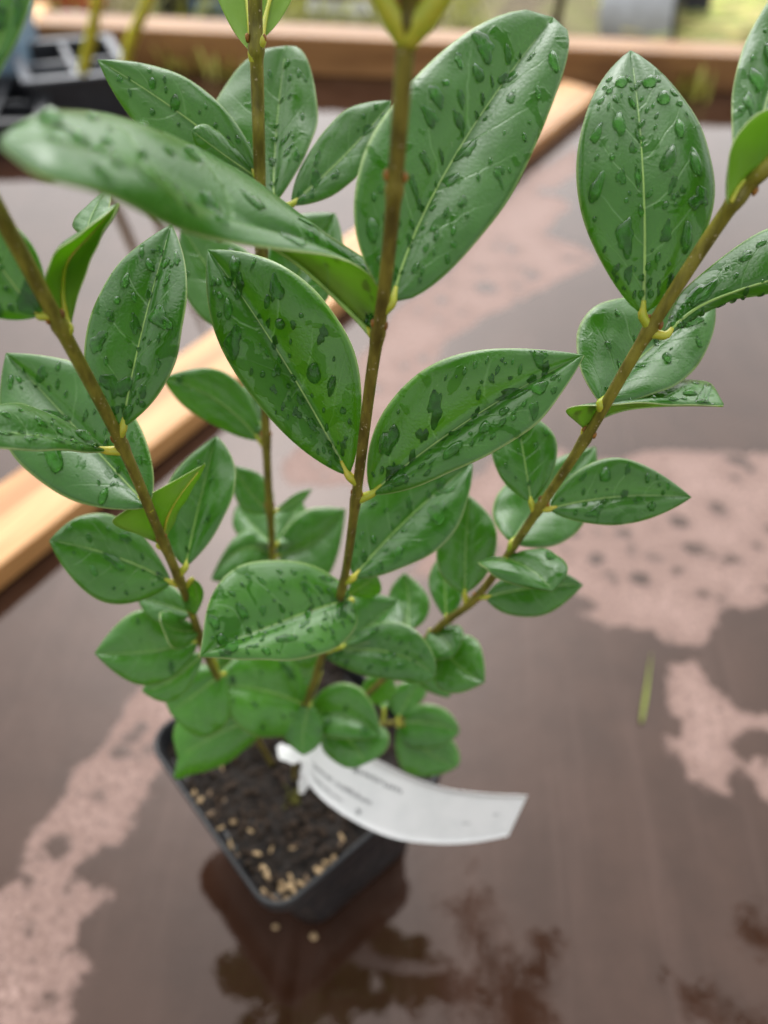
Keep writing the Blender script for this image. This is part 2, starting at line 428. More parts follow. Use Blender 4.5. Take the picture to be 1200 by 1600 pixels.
def soil_h(x, y):
    return .0022 * noise.noise(Vector((x * 90, y * 90, 2))) + .0016 * noise.noise(Vector((x * 260, y * 260, 5))) + .0009 * noise.noise(Vector((x * 700, y * 700, 9))) - .9 * max(0, math.hypot(x, y) - .038) * .1
def build_soil():
    N = 96; V, F = [], []; hh = .0424
    for i in range(N + 1):
        for j in range(N + 1):
            x, y = -hh + 2 * hh * i / N, -hh + 2 * hh * j / N
            rr = .0095; cx, cy = max(abs(x) - (hh - rr), 0), max(abs(y) - (hh - rr), 0); d = math.hypot(cx, cy)
            if d > rr:
                s = rr / d; x = math.copysign(hh - rr + cx * s, x); y = math.copysign(hh - rr + cy * s, y)
            V.append((x, y, soil_h(x, y)))
    for i in range(N):
        for j in range(N): a = i * (N + 1) + j; F.append((a, a + N + 1, a + N + 2, a + 1))
    link('compost_surface', mesh('compost_surface', V, F, M_SOIL), soil)
    m = MB()
    for k in range(420):
        x, y = RNG.uniform(-.040, .040, 2); r = RNG.uniform(.0006, .0018)
        m.blob((x, y, soil_h(x, y) + r * .3), r, (1, RNG.uniform(.6, 1), .7), k, 4, 6, .5)
    tag(m.build('compost_crumb', plain('compost_crumbs', (.035, .022, .014), .85, .7, 200, .3, .3), soil), kind='stuff')
    shapes = []
    for k in range(7):
        b = MB(); b.blob((0, 0, 0), 1.0, (1, RNG.uniform(.6, .9), RNG.uniform(.5, .75)), 40 + k, 6, 8, .6)
        shapes.append(mesh('grit_stone', b.V, b.F, [M_GRIT, M_GRIT2, M_GRIT][k % 3]))
    spots = []
    ca, sa = math.cos(-POTYAW), math.sin(-POTYAW)
    def loc(px):
        q = onz(px, SOILZ)[:2] - POTC; return q[0] * ca - q[1] * sa, q[0] * sa + q[1] * ca
    for q in [(308, 1255, 1.5), (318, 1282, 1.4), (336, 1298, 1.2), (356, 1322, 1.0), (371, 1334, 1.0), (365, 1282, 1.2), (402, 1335, 1.1), (414, 1362, 1.6), (420, 1372, 1.5), (424, 1328, 1.0), (458, 1325, .9),
              (412, 1396, 1.2), (440, 1390, 1.6), (452, 1385, 1.6), (447, 1402, 1.5), (434, 1408, 1.3), (460, 1394, 1.4), (470, 1380, 1.3), (482, 1376, 1.2), (497, 1362, 1.3), (503, 1356, 1.2), (527, 1345, 1.4),
              (533, 1318, .9), (455, 1372, 1.1), (400, 1400, 1.1), (426, 1402, 1.2), (436, 1420, 1.0), (515, 1352, 1.0), (300, 1240, 1.2), (328, 1238, 1.1), (347, 1200, .8), (388, 1160, .9), (350, 1250, .8), (392, 1300, .9)]:
        spots.append((*loc(q[:2]), q[2] * .00120))
    for k in range(6):
        s = RNG.uniform(-.040, .040); e = RNG.uniform(.034, .0405)
        x, y = ((-e, s), (s, -e), (-e, s), (s, e))[k % 4]; spots.append((x, y, RNG.uniform(.0008, .0017)))
    fb = MB()
    for k in range(70):
        x, y = RNG.uniform(-.038, .038, 2); a = RNG.uniform(0, 6.3); L = RNG.uniform(.003, .010); t = np.linspace(-.5, .5, 5)
        P = np.stack([x + np.cos(a + t * 1.2) * t * L, y + np.sin(a + t * 1.2) * t * L, np.array([soil_h(x + math.cos(a) * q * L, y + math.sin(a) * q * L) for q in t]) + .0006], 1)
        fb.tube(P, RNG.uniform(.00025, .0006), 5)
    tag(fb.build('bark_fibre', plain('bark_fibres', (.055, .032, .018), .8, .6, 120), soil), kind='stuff')
    ms = MB(); mx, my = loc((463, 1246))
    for k in range(34):
        x, y = mx + RNG.normal(0, .0026), my + RNG.normal(0, .0020); r = RNG.uniform(.0004, .0010)
        ms.blob((x, y, soil_h(x, y) + r), r, (1, 1, 1.6), k, 4, 6, .5)
    tag(ms.build('moss', plain('olive_moss', (.10, .095, .012), .8, .5, 300), soil), kind='stuff')
    for k, (x, y, r) in enumerate(spots):
        x, y = np.clip((x, y), -.0405, .0405)
        o = link('grit_stone', shapes[k % 7], soil); o.scale = (r * (1 + .25 * (k % 4)), r * (.75 + .1 * (k % 3)), r * .8); o.location = (x, y, soil_h(x, y) + r * .12); o.rotation_euler = (RNG.uniform(-.4, .4), RNG.uniform(-.4, .4), RNG.uniform(0, 6.3))
build_soil()
for k, (px, r, lab) in enumerate([((490, 1464), .0018, 'tan grit stone on the wet table at the front corner of the pot'), ((431, 1449), .0014, 'tiny pale grit stone on the table left of the pot corner')]):
    b = MB(); b.blob((0, 0, 0), r, (1, .75, .7), 80 + k, 6, 8, .6); o = b.build('grit_stone', M_GRIT); q = onz(px, 0); o.location = (q[0], q[1], r * .55); tag(o, lab, 'stone')

# ================================================================== THE SHRUB
plant = empty('leafy_shrub', (POTC[0], POTC[1], SOILZ))
tag(plant, 'young evergreen shrub with glossy wet oval leaves on upright brown stems', 'shrub')
PO = np.array([POTC[0], POTC[1], SOILZ])
def pobj(name, V, F, mats, parent, **kw):
    return link(name, mesh(name, np.asarray(V) - PO, F, mats, **kw), parent)

def cat(pts, t):
    """Catmull-Rom through rows at t in 0..1"""
    P = np.asarray(pts, float); n = len(P); t = np.clip(np.asarray(t, float), 0, 1) * (n - 1)
    i = np.minimum(t.astype(int), n - 2); f = (t - i)[:, None]
    E = np.vstack([2 * P[0] - P[1], P, 2 * P[-1] - P[-2]])
    p0, p1, p2, p3 = E[i], E[i + 1], E[i + 2], E[i + 3]
    return .5 * (2 * p1 + (p2 - p0) * f + (2 * p0 - 5 * p1 + 4 * p2 - p3) * f ** 2 + (3 * p1 - p0 - 3 * p2 + p3) * f ** 3)

class Stem:
    def __init__(s, px, z0, z1, d0, d1, nodes, age=(1, .3)):
        s.px = np.array(px, float)
        seg = np.linalg.norm(np.diff(s.px, axis=0), axis=1); s.a = np.concatenate([[0], np.cumsum(seg)]); s.a /= s.a[-1]
        s.iz = (1 / z0, 1 / z1); s.d = (d0, d1)
        S = 140; t = np.linspace(0, 1, S)
        u = np.interp(t, s.a, np.arange(len(s.px)) / (len(s.px) - 1)); q = cat(s.px, u)
        s.q, s.t = q, t
        s.zz = 1 / (s.iz[0] + (s.iz[1] - s.iz[0]) * t)
        s.P = np.array([W(x, y, z) for (x, y), z in zip(q, s.zz)])
        r = (d0 + (d1 - d0) * t) / 2
        nodes_t = [s.near(n)[0] for n in nodes]
        for nt_ in nodes_t: r = r * (1 + .26 * np.exp(-((t - nt_) / .010) ** 2))
        m = MB(); m.tube(s.P, r, 14)
        me = mesh('stem', np.array(m.V) - PO, m.F, M_STEM)
        at = me.attributes.new('age', 'FLOAT', 'POINT'); at.data.foreach_set('value', np.repeat(age[0] + (age[1] - age[0]) * t, 14).astype(np.float32))
        s.o = link('stem', me, plant); s.r = r
        for k, n in enumerate(nodes):
            b = MB(); i = s.near(n)[1]; c = s.P[i]; view = (CAMP - c) / np.linalg.norm(CAMP - c)
            T = s.P[min(i + 1, S - 1)] - s.P[i - 1]; T /= np.linalg.norm(T); sd_ = np.cross(T, view)
            for sg in (-1, 1):
                b2 = MB(); b2.blob((0, 0, 0), .00065, (.8, .8, 1.5), k + 3 * sg, 6, 8, .3)
                o = pobj('bud', np.array(b2.V) + c + sd_ * sg * (s.r[i] * 1.0) + T * .0022 + view * .0004, b2.F, M_BUD, s.o)
    def near(s, p):
        i = int(np.argmin(np.hypot(s.q[:, 0] - p[0], s.q[:, 1] - p[1]))); return s.t[i], i
S1 = Stem([(458, 1225), (470, 1130), (496, 1048), (535, 918), (556, 780), (580, 590), (601, 450), (617, 290), (630, 120), (643, -40), (650, -140)], .334, .098, .0020, .0028,
          [(490, 1085), (500, 1045), (537, 915), (556, 782), (592, 520), (617, 292), (637, 30)], (1.0, .85))
S2 = Stem([(425, 1195), (385, 1125), (330, 1040), (290, 930), (248, 830), (188, 690), (95, 512), (0, 335), (-70, 210)], .334, .112, .0021, .0028,
          [(310, 1000), (282, 908), (250, 848), (185, 692), (92, 508)], (.9, .35))
S3 = Stem([(480, 1190), (560, 1100), (680, 985), (750, 927), (840, 798), (918, 680), (1012, 520), (1145, 318), (1210, 250), (1320, 120)], .334, .124, .0019, .0029,
          [(700, 968), (735, 938), (840, 795), (912, 690), (1018, 522), (1148, 312)], (1, .15))
S4 = Stem([(440, 1150), (428, 1020), (426, 870), (416, 690), (409, 400), (404, 200), (400, 60), (398, -20)], .334, .168, .0022, .0031,
          [(425, 800), (412, 690), (410, 520), (409, 395), (400, 75)], (.8, .35))
S5 = Stem([(560, 1125), (590, 1131), (622, 1129)], .300, .292, .0022, .0020, [(621, 1129)], (1, .6))

class Leaf:
    count = 0
    def __init__(s, stem, B, T, M=None, L=None, R=None, dz=(0, 0, 0, 0), face=1, drops=0, tint=None, rows=None, tipk=.98, basek=.84, zB=None, pet=True, bigs=(), at=None, prad=1.0):
        Leaf.count += 1; k = Leaf.count; rng = np.random.default_rng(100 + k)
        if zB is None: zB = stem.zz[stem.near(B)[1]]
        s.zB = zB
        Bp = W(B[0], B[1], zB)
        if rows is None:
            tz, mz, lz, rz = [d / 100 for d in dz]
            if M is None: M = ((B[0] + T[0]) / 2, (B[1] + T[1]) / 2)
            Tp, Mp = W(*T, zB + tz), W(*M, zB + mz)
            C = 2 * Mp - .5 * (Bp + Tp)
            dL, dR = W(*L, zB + lz) - Mp, W(*R, zB + rz) - Mp
            n_ = np.cross(dR - dL, Tp - Bp); n_ /= np.linalg.norm(n_); n_ *= (1 if n_ @ (CAMP - Mp) > 0 else -1) * face
            fo = rng.uniform(.04, .34) - .12; dL = dL + n_ * fo * np.linalg.norm(dL); dR = dR + n_ * (fo + rng.uniform(-.08, .08)) * np.linalg.norm(dR)
            def mid(v): v = v[:, None]; return (1 - v) ** 2 * Bp + 2 * v * (1 - v) * C + v ** 2 * Tp
            ph = rng.uniform(0, 6.3, 4)
            def prof(v, sg):
                f = np.where(v < .5, (np.clip(4 * v * (1 - v), 0, 1)) ** basek, (np.clip(4 * v * (1 - v), 0, 1)) ** tipk)
                return f * (1 + .025 * np.sin(9 * v + ph[0 if sg < 0 else 1])) + .012
            def left(v): return dL[None] * prof(v, -1)[:, None]
            def right(v): return dR[None] * prof(v, 1)[:, None]
        else:
            mm = [W(q[0], q[1], zB + q[2] / 100) for q in rows[1]]
            ll = [W(q[0], q[1], zB + q[2] / 100) for q in rows[0]]
            rr = [W(q[0], q[1], zB + q[2] / 100) for q in rows[2]]
            def mid(v): return cat(mm, v)
            def left(v): return cat(ll, v) - cat(mm, v)
            def right(v): return cat(rr, v) - cat(mm, v)
        s.mid, s.left, s.right = mid, left, right
        c = mid(np.array([.5]))[0]; wl, wr = left(np.array([.5]))[0], right(np.array([.5]))[0]
        n0 = np.cross(wr - wl, mid(np.array([.55]))[0] - mid(np.array([.45]))[0])
        s.sg = 1.0
        if (n0 @ (CAMP - c)) * face < 0: s.sg = -1.0
        s.hw = (np.linalg.norm(wl) + np.linalg.norm(wr)) / 2
        s.wv = rng.uniform(0, 6.3, 3); s.wamp = rng.uniform(.035, .085) if rows is None else .025
        t = np.linspace(0, 1, 30); s.len = np.linalg.norm(np.diff(mid(t), axis=0), axis=1).sum()
        # blade
        NU, NV = 16, 34
        us = np.linspace(-1, 1, NU + 1); us = np.sign(us) * np.abs(us) ** .9; vs = np.linspace(0, 1, NV + 1)
        U, V = np.meshgrid(us, vs); U, V = U.ravel(), V.ravel()
        Pt, Nn = s.S(U, V)
        th = .00027 * np.clip(1.3 - np.abs(U) ** 6, .8, 1)[:, None]
        top, bot = Pt + Nn * th / 2, Pt - Nn * th / 2
        n = len(Pt); I = np.arange(n).reshape(NV + 1, NU + 1)
        q = np.stack([I[:-1, :-1], I[:-1, 1:], I[1:, 1:], I[1:, :-1]], -1).reshape(-1, 4)
        if s.sg < 0: q = q[:, ::-1]
        ring = list(I[0, :]) + list(I[1:, -1]) + list(I[-1, ::-1][1:]) + list(I[::-1, 0][1:-1])
        F = [tuple(map(int, f)) for f in q] + [tuple(int(i) + n for i in f[::-1]) for f in q]
        mi = [0] * len(q) + [1] * len(q)
        for a, b in zip(ring, ring[1:] + ring[:1]):
            f = (int(a), int(b), int(b) + n, int(a) + n); F.append(f[::-1] if s.sg > 0 else f); mi.append(2)
        uv = np.stack([(U + 1) / 2, V], 1); uv = np.vstack([uv, uv])
        o = pobj('leaf', np.vstack([top, bot]), F, [M_TOP, M_UND, M_EDGE], plant, midx=mi, uv=uv)
        o['tint'] = float(tint if tint is not None else rng.uniform(0, .35)); s.o = o
        # midrib: a slim cord let into the blade, and the petiole it grows out of
        tv = np.linspace(0.0, .93, 26); Pm, Nm = s.S(np.zeros(26), tv)
        m = MB(); r = np.interp(tv, [0, .25, .93], [.00064, .00038, .00013]) * min(1.0, s.len / .055 + .15)
        if face > 0:
            m.tube(Pm + Nm * (.00017 - r * np.interp(tv, [0, .5, 1], [.55, .62, .9]))[:, None], r, 8)
        else:                                       # seen from below the rib stands out
            r = r * 1.7; m.tube(Pm - Nm * (.00010 + r * .2)[:, None], r, 8)
        pobj('midrib', m.V, m.F, M_RIB if face > 0 else M_PET, o)
        if stem is not None and pet:
            i = stem.near(at or B)[1]; i = max(i - 1, 0); c = stem.P[i]
            p2 = mid(np.array([.06]))[0]; d = Bp - c
            if np.linalg.norm(d) >= .022:                  # a leaf of a small shoot: joined to the nearest stem
                stem = min((S1, S2, S3, S4, S5), key=lambda t_: np.linalg.norm(t_.P - Bp, axis=1).min())
                i = int(np.linalg.norm(stem.P - Bp, axis=1).argmin()); i = max(i - 3, 0); c = stem.P[i]; d = Bp - c
            if np.linalg.norm(d) < .060:
                T_ = stem.P[min(i + 2, len(stem.P) - 1)] - stem.P[max(i - 2, 0)]; T_ /= np.linalg.norm(T_)
                path = cat([c - T_ * .001, c + d * .45 - T_ * .0003, Bp, p2], np.linspace(0, 1, 12))
                m = MB(); m.tube(path, np.interp(np.linspace(0, 1, 12), [0, .3, .7, 1], [.0009, .00115, .00095, .00055]) * min(1, .55 + s.len / .1) * prad, 10)
                pobj('petiole', m.V, m.F, M_PET, o)
        o['wet'] = min(1.0, drops / 24)
        s.drops(drops, rng, bigs)
    def S(s, U, V):
        e = 1e-3
        def raw(U, V):
            m = s.mid(V); L, R = s.left(V), s.right(V)
            a = np.abs(U)[:, None]
            return m + np.where((U < 0)[:, None], L, R) * a
        Vc = np.clip(V, 0.012, .985)
        P = raw(U, V)
        Us = np.where(np.abs(U) < .06, np.where(U < 0, -.06, .06), U)
        du = (raw(Us + e, Vc) - raw(Us - e, Vc)) / (2 * e); dv = (raw(U, Vc + e) - raw(U, Vc - e)) / (2 * e)
        N = np.cross(du, dv)
        # across the midrib the normal is the mean of both halves
        du2 = (raw(-Us + e, Vc) - raw(-Us - e, Vc)) / (2 * e); dv2 = (raw(-U, Vc + e) - raw(-U, Vc - e)) / (2 * e)
        N2 = np.cross(du2, dv2)
        N /= np.linalg.norm(N, axis=1)[:, None] + 1e-15; N2 /= np.linalg.norm(N2, axis=1)[:, None] + 1e-15
        k = np.clip(1 - np.abs(U) / .25, 0, 1)[:, None] * .5
        N = N * (1 - k) + N2 * k; N /= np.linalg.norm(N, axis=1)[:, None] + 1e-15
        N = N * s.sg
        a = np.abs(U); env = np.clip(4 * V * (1 - V), 0, 1)
        hgt = s.hw * (.12 * 4 * a * (1 - a) * env ** .5 + s.wamp * a * np.sin(8 * V + s.wv[0] + 1.3 * np.sign(U)) * env + .018 * np.sin(23 * V + 5 * a + s.wv[1]) * a * env)
        return P + N * hgt[:, None], N
    def patch(s, u0, v0, r, el, hk, rng, irr, m):
        """one water drop or film patch lying on the upper face"""
        e = 1e-3
        def one(u, v): return s.S(np.array([u]), np.array([v]))[0][0]
        eu = (one(u0 + e, v0) - one(u0 - e, v0)) / (2 * e); ev = (one(u0, v0 + e) - one(u0, v0 - e)) / (2 * e)
        A = np.stack([eu, ev], 1); G = np.linalg.pinv(A)
        x = ev / np.linalg.norm(ev); y = eu - x * (eu @ x); y /= np.linalg.norm(y)
        down = np.array([0, 0, -1.0]); g = np.array([down @ x, down @ y]); gn = np.linalg.norm(g)
        ga = math.atan2(g[1], g[0]) if gn > .15 else rng.uniform(0, 6.3)
        NA, NR = (22, 6) if r > .0007 else (12, 4); ph = rng.uniform(0, 6.3, 5); V = []
        rings = [0.0] + list(np.sin(np.linspace(0, math.pi / 2, NR + 1))[1:])
        us, vs, hs = [], [], []
        H = hk * r
        for ri, rho in enumerate(rings):
            for j in range(1 if ri == 0 else NA):
                a = 2 * math.pi * j / NA
                rr = r * (1 + irr * (.5 * math.sin(2 * a + ph[0]) + .4 * math.sin(3 * a + ph[1]) + .3 * math.sin(5 * a + ph[2]) + .2 * math.sin(7 * a + ph[3])))
                rr *= rho
                lx, ly = rr * math.cos(a) * el, rr * math.sin(a) / math.sqrt(el)
                if lx > 0: ly *= 1.0
                else: ly *= (1 - .35 * min(1, -lx / (r * el)) * (el - .8))   # the uphill tail is slimmer
                p = (x * math.cos(ga) + y * math.sin(ga)) * lx + (-x * math.sin(ga) + y * math.cos(ga)) * ly
                d = G @ p
                us.append(u0 + d[0]); vs.append(v0 + d[1])
                hs.append(H * max(0, 1 - rho ** 2) ** .62 * (1 + .25 * math.cos(a) * rho) + .00006)
        us, vs = np.array(us), np.array(vs)
        us = np.clip(us, -.93, .93); vs = np.clip(vs, .03, .95)
        Q, N = s.S(us, vs); P = Q + N * (np.array(hs)[:, None] + .00022)
        k = len(us); Pb, Nb = P[-NA:], N[-NA:]
        P = np.vstack([P, Pb - Nb * .0003])
        F = [(0, 1 + j, 1 + (j + 1) % NA) for j in range(NA)]
        for i in range(NR): F += [(1 + i * NA + j, 1 + (i + 1) * NA + j, 1 + (i + 1) * NA + (j + 1) % NA, 1 + i * NA + (j + 1) % NA) for j in range(NA)]
        F = [f if s.sg < 0 else f[::-1] for f in F]
        m.add(P, F)
        m.add((Q + N * .00026)[:1 + NR * NA], [f for f in F if max(f) < 1 + NR * NA][:NA * NR], 1)   # the wetted leaf below
    def drops(s, n, rng, bigs):
        small = MB(); taken = []
        for (u0, v0, r, el, hk, irr) in bigs:
            b = MB(); s.patch(u0, v0, r / 1000, el, hk * (1.9 if irr < .32 else 1), rng, irr, b)
            pobj('water_drop', b.V, b.F, [M_WATER, M_WETLEAF], s.o, midx=b.M); taken.append((u0, v0, r / 1000 * el))
        k = 0; tries = 0
        n = int(n * 1.45)
        while k < n and tries < n * 14:
            tries += 1
            u0, v0 = rng.uniform(-.82, .82), rng.uniform(.07, .88)
            f = rng.random()
            r = (.00028 + .0005 * rng.random()) if f < .62 else (.0007 + .0011 * rng.random() ** 1.6)
            lim = 1.0 - r * 1.6 / (s.hw * (4 * v0 * (1 - v0)) ** .8 + 1e-6)
            if abs(u0) > lim: continue
            if any(math.hypot((u0 - a) * s.hw, (v0 - b) * s.len) < (r + c) * 1.5 for a, b, c in taken): continue
            el = rng.uniform(1, 1.9); film = rng.random() < .42
            irr = rng.uniform(.25, .55) if film else rng.uniform(.04, .22); hk = rng.uniform(.12, .2) if film else rng.uniform(.6, .95)
            if film: r *= 1.5
            taken.append((u0, v0, r * el)); k += 1
            if r > .00085:
                b = MB(); s.patch(u0, v0, r, el, hk, rng, irr, b); pobj('water_drop', b.V, b.F, [M_WATER, M_WETLEAF], s.o, midx=b.M)
            else: s.patch(u0, v0, r, el, hk, rng, irr, small)
        if small.V:
            tag(pobj('fine_droplet', small.V, small.F, [M_WATER, M_WETLEAF], s.o, midx=small.M), kind='stuff')

# ---- focus stem
Leaf(S1, (612, 472), (864, 28), (700, 262), (592, 200), (800, 290), (1.2, .5, .2, .7), drops=46, tipk=.52, basek=.62, tint=.1)
Leaf(S1, (586, 528), (0, 222), rows=(
    [(582, 522, -.1), (606, 442, .5), (522, 374, .1), (387, 275, -.3), (227, 190, -1.7), (92, 178, -3.3), (2, 214, -5.4)],
    [(584, 525, 0), (546, 486, 0), (456, 406, -.6), (338, 338, -2.2), (215, 262, -3.8), (95, 224, -5.0), (0, 222, -5.6)],
    [(578, 522, .1), (596, 455, -.5), (520, 396, -1.2), (318, 374, -3.1), (190, 318, -5.0), (80, 285, -5.9), (0, 230, -5.7)]), face=1, drops=30, tint=.2)
Leaf(S1, (545, 743), (325, 390), (437, 553), (372, 590), (523, 490), (-.9, -.7, -.75, -1.35), drops=34, tint=.1,
     bigs=[(.34, .37, 1.9, 1.25, .42, .08), (.52, .30, 1.3, 1.7, .4, .25), (.30, .585, 1.25, 1.0, .5, .03), (.36, .68, .95, 1.6, .42, .1), (.42, .87, 1.6, 1.6, .35, .3), (.12, .80, 1.7, 1.7, .3, .35), (.62, .70, 1.9, 1.3, .15, .5), (-.25, .45, 1.1, 1.1, .3, .4), (-.1, .84, 1.0, 1.2, .4, .2)])
Leaf(S1, (580, 772), (912, 555), (735, 655), (657, 588), (782, 702), (-1.6, -.9, -.7, -1.3), drops=44, tint=.2,
     bigs=[(-.62, .22, 2.6, 1.3, .35, .3), (-.45, .45, 2.2, 1.8, .18, .5), (-.7, .88, 1.9, 1.3, .2, .5), (.45, .52, 1.3, 1.1, .25, .2), (.4, .78, 1.7, 1.2, .35, .25)])
Leaf(S1, (552, 903), (738, 724), (640, 808), (588, 760), (692, 850), (.5, .3, .6, .0), drops=14, tint=.15, bigs=[(.45, .62, 2.6, 1.1, .14, .35), (.6, .28, 1.5, 1.3, .16, .5)])
Leaf(S1, (550, 938), (312, 1026), rows=(
    [(549, 935, 0), (536, 912, .3), (492, 886, 0), (430, 875, -.6), (368, 887, -1.2), (328, 938, -1.9), (312, 1025, -2.6)],
    [(550, 938, 0), (522, 944, -.2), (470, 960, -.7), (420, 980, -1.3), (375, 997, -1.8), (340, 1012, -2.2), (312, 1026, -2.6)],
    [(551, 941, 0), (557, 978, -.6), (522, 1014, -1.1), (466, 1029, -1.7), (410, 1032, -2.1), (355, 1030, -2.4), (313, 1027, -2.6)]), drops=52, tint=.65,
     bigs=[(-.35, .66, 1.6, 1.5, .4, .2), (.45, .78, 1.9, 1.4, .45, .15), (.5, .5, 1.6, 1.6, .35, .4), (-.6, .85, 1.5, 1.5, .4, .2), (.4, .18, 2.0, 1.3, .3, .4), (-.1, .8, 1.6, 1.6, .4, .2)])
Leaf(S1, (505, 1022), (680, 1056), (602, 1018), (622, 974), (588, 1058), (-1.6, -.9, -.8, -.9), drops=12, tint=.15, tipk=.6, bigs=[(.1, .55, 1.4, 1.6, .4, .3), (.35, .68, 1.3, 1.2, .45, .2)])
Leaf(S1, (535, 1010), (622, 938), (580, 975), (548, 940), (622, 985), (.6, .3, .5, .1), tint=.2)
Leaf(S1, (478, 1104), (330, 1072), (410, 1078), (418, 1008), (402, 1150), (-1.6, -1.0, -.5, -1.2), drops=8, tint=.95, basek=.45)
Leaf(S1, (476, 1120), (594, 1148), (537, 1118), (550, 1070), (520, 1150), (-1.0, -.6, -.5, -.8), drops=3, tint=.55, basek=.45, tipk=.7)
Leaf(S1, (505, 1125), (570, 1194), (548, 1160), (600, 1140), (512, 1180), (-1.2, -.7, -.6, -.7), tint=.5, tipk=.5)
Leaf(S1, (484, 1100), (474, 1180), (474, 1142), (440, 1138), (505, 1148), (-.6, -.3, -.2, -.2), tint=.35)
Leaf(S1, (440, 1116), (278, 1186), (360, 1138), (335, 1080), (338, 1198), (-1.0, -.6, -.4, -.7), tint=.95, tipk=.3)
Leaf(S1, (594, -12), (540, -250), (580, -110), (500, -110), (650, -100), (-.5, -.3, -.3, -.2), face=1, tint=.6, at=(637, 40), prad=2.1)
Leaf(S1, (694, -14), (800, -240), (740, -90), (670, -110), (800, -60), (.8, .3, .3, .4), face=-1, tint=.6, at=(637, 40), prad=2.1)
# ---- left stem
Leaf(S2, (192, 668), (268, 351), (222, 520), (136, 500), (287, 522), (.3, -.1, -.2, -.3), drops=26, tint=.1)
Leaf(S2, (166, 704), (-110, 668), (40, 680), (35, 648), (40, 708), (-3.2, -1.6, -.9, -2.1), drops=22, tint=.1)
Leaf(S2, (232, 792), (10, 552), (118, 668), (45, 735), (195, 622), (1.0, .9, .6, 1.0), drops=22, tint=.15, bigs=[(-.55, .45, 2.8, 1.9, .35, .2), (-.15, .60, 2.2, 1.5, .25, .4), (.35, .8, 1.6, 1.4, .2, .4)])
Leaf(S2, (248, 852), (320, 724), rows=(
    [(250, 850, 0), (215, 835, -.4), (176, 815, -1.0), (235, 772, -1.2), (318, 726, -.8)],
    [(252, 848, 0), (256, 828, -.2), (262, 806, -.5), (282, 772, -.8), (320, 724, -.8)],
    [(256, 850, 0), (266, 828, .1), (280, 795, .2), (304, 760, -.2), (321, 727, -.8)]), face=-1, tint=.4)
Leaf(S2, (290, 886), (338, 682), (312, 785), (258, 780), (366, 770), (.8, .5, .3, .4), drops=6, tint=.2)
Leaf(S2, (268, 910), (77, 845), (175, 868), (175, 806), (160, 938), (-1.0, -.5, -.2, -.6), drops=10, tint=.35)
Leaf(S2, (310, 1002), (148, 1021), (232, 1018), (228, 954), (240, 1070), (-.9, -.5, -.2, -.5), drops=3, tint=.75)
Leaf(S2, (312, 985), (250, 970), (276, 985), (262, 958), (275, 1014), (-1.5, -.9, -.8, -1.2), tint=.3)
Leaf(S2, (300, 960), (215, 935), (258, 945), (262, 912), (250, 972), (.8, .5, .7, .5), tint=.5)
Leaf(S2, (318, 1020), (222, 1080), (270, 1062), (258, 1040), (280, 1090), (-.2, -.1, .1, 0), tint=.9)
Leaf(S2, (350, 1052), (266, 1114), (305, 1085), (278, 1044), (345, 1142), (-.6, -.4, -.2, -.3), tint=.9, tipk=.45)
Leaf(S2, (300, 905), (306, 960), (308, 930), (318, 925), (285, 940), (.8, .5, .5, .5), tint=.5)
Leaf(S2, (108, 512), (185, 318), rows=(
    [(100, 515, -.1), (70, 452, -.4), (84, 402, -.5), (132, 362, -.5), (184, 319, 0)],
    [(104, 512, 0), (98, 455, .1), (106, 408, .3), (142, 366, .2), (185, 318, 0)],
    [(110, 512, .1), (128, 440, -.1), (150, 388, -.1), (170, 350, -.1), (186, 320, 0)]), face=-1, tint=.6)
Leaf(S2, (135, 365), (165, 300), (145, 335), (118, 345), (170, 320), (.6, .3, .5, .2), tint=.2, zB=.150, pet=False)
Leaf(S2, (62, 494), (-70, 300), (0, 415), (-60, 460), (50, 385), (-.8, -.4, -.4, -.3), drops=14, tint=.15)
Leaf(S2, (-62, 225), (40, -60), (0, 70), (-50, 60), (42, 30), (-.3, -.2, -.2, -.2), drops=6, tint=.2)
# ---- right stem
Leaf(S3, (1004, 492), (985, 80), (1005, 285), (903, 262), (1113, 268), (.2, -.5, -.4, -.5), drops=54, tint=.1, tipk=.95, basek=.75,
     bigs=[(-.45, .84, 1.25, 1.1, .45, .08), (.35, .85, 1.4, 1.0, .45, .1), (.5, .78, 1.4, 1.25, .45, .1), (-.4, .68, 1.6, 1.5, .42, .15), (.35, .56, 1.7, 1.7, .42, .1), (.72, .53, 1.6, 1.7, .4, .25), (-.35, .28, 2.2, 1.6, .35, .35), (.75, .40, 1.8, 1.2, .2, .5), (.65, .27, 1.7, 1.7, .35, .2), (.3, .3, 1.3, 1.4, .2, .4), (-.75, .63, 1.2, 1.7, .4, .2), (.6, .66, 1.3, 1.7, .4, .15)])
Leaf(S3, (1040, 524), (1300, 392), rows=(
    [(1036, 520, 0), (1062, 462, .5), (1130, 402, .4), (1210, 355, 0), (1300, 392, -.6)],
    [(1038, 524, 0), (1088, 482, .1), (1150, 455, -.1), (1220, 432, -.4), (1300, 394, -.6)],
    [(1040, 528, 0), (1092, 492, .3), (1152, 466, .3), (1225, 452, 0), (1301, 398, -.6)]), drops=30, tint=.1)
Leaf(S3, (938, 630), (1116, 470), (1010, 550), (918, 500), (1072, 590), (1.6, 1.2, 1.3, 1.0), drops=10, tint=.3)
Leaf(S3, (914, 671), (1130, 634), rows=(
    [(912, 670, 0), (884, 640, -.5), (930, 632, -.7), (1000, 632, -.7), (1070, 634, -.7), (1130, 634, -.6)],
    [(914, 670, 0), (935, 656, -.2), (972, 642, -.3), (1020, 636, -.4), (1080, 634, -.5), (1130, 635, -.6)],
    [(918, 668, 0), (962, 634, .6), (1004, 612, .9), (1055, 594, .8), (1106, 596, .3), (1131, 632, -.5)]), drops=16, tint=.3)
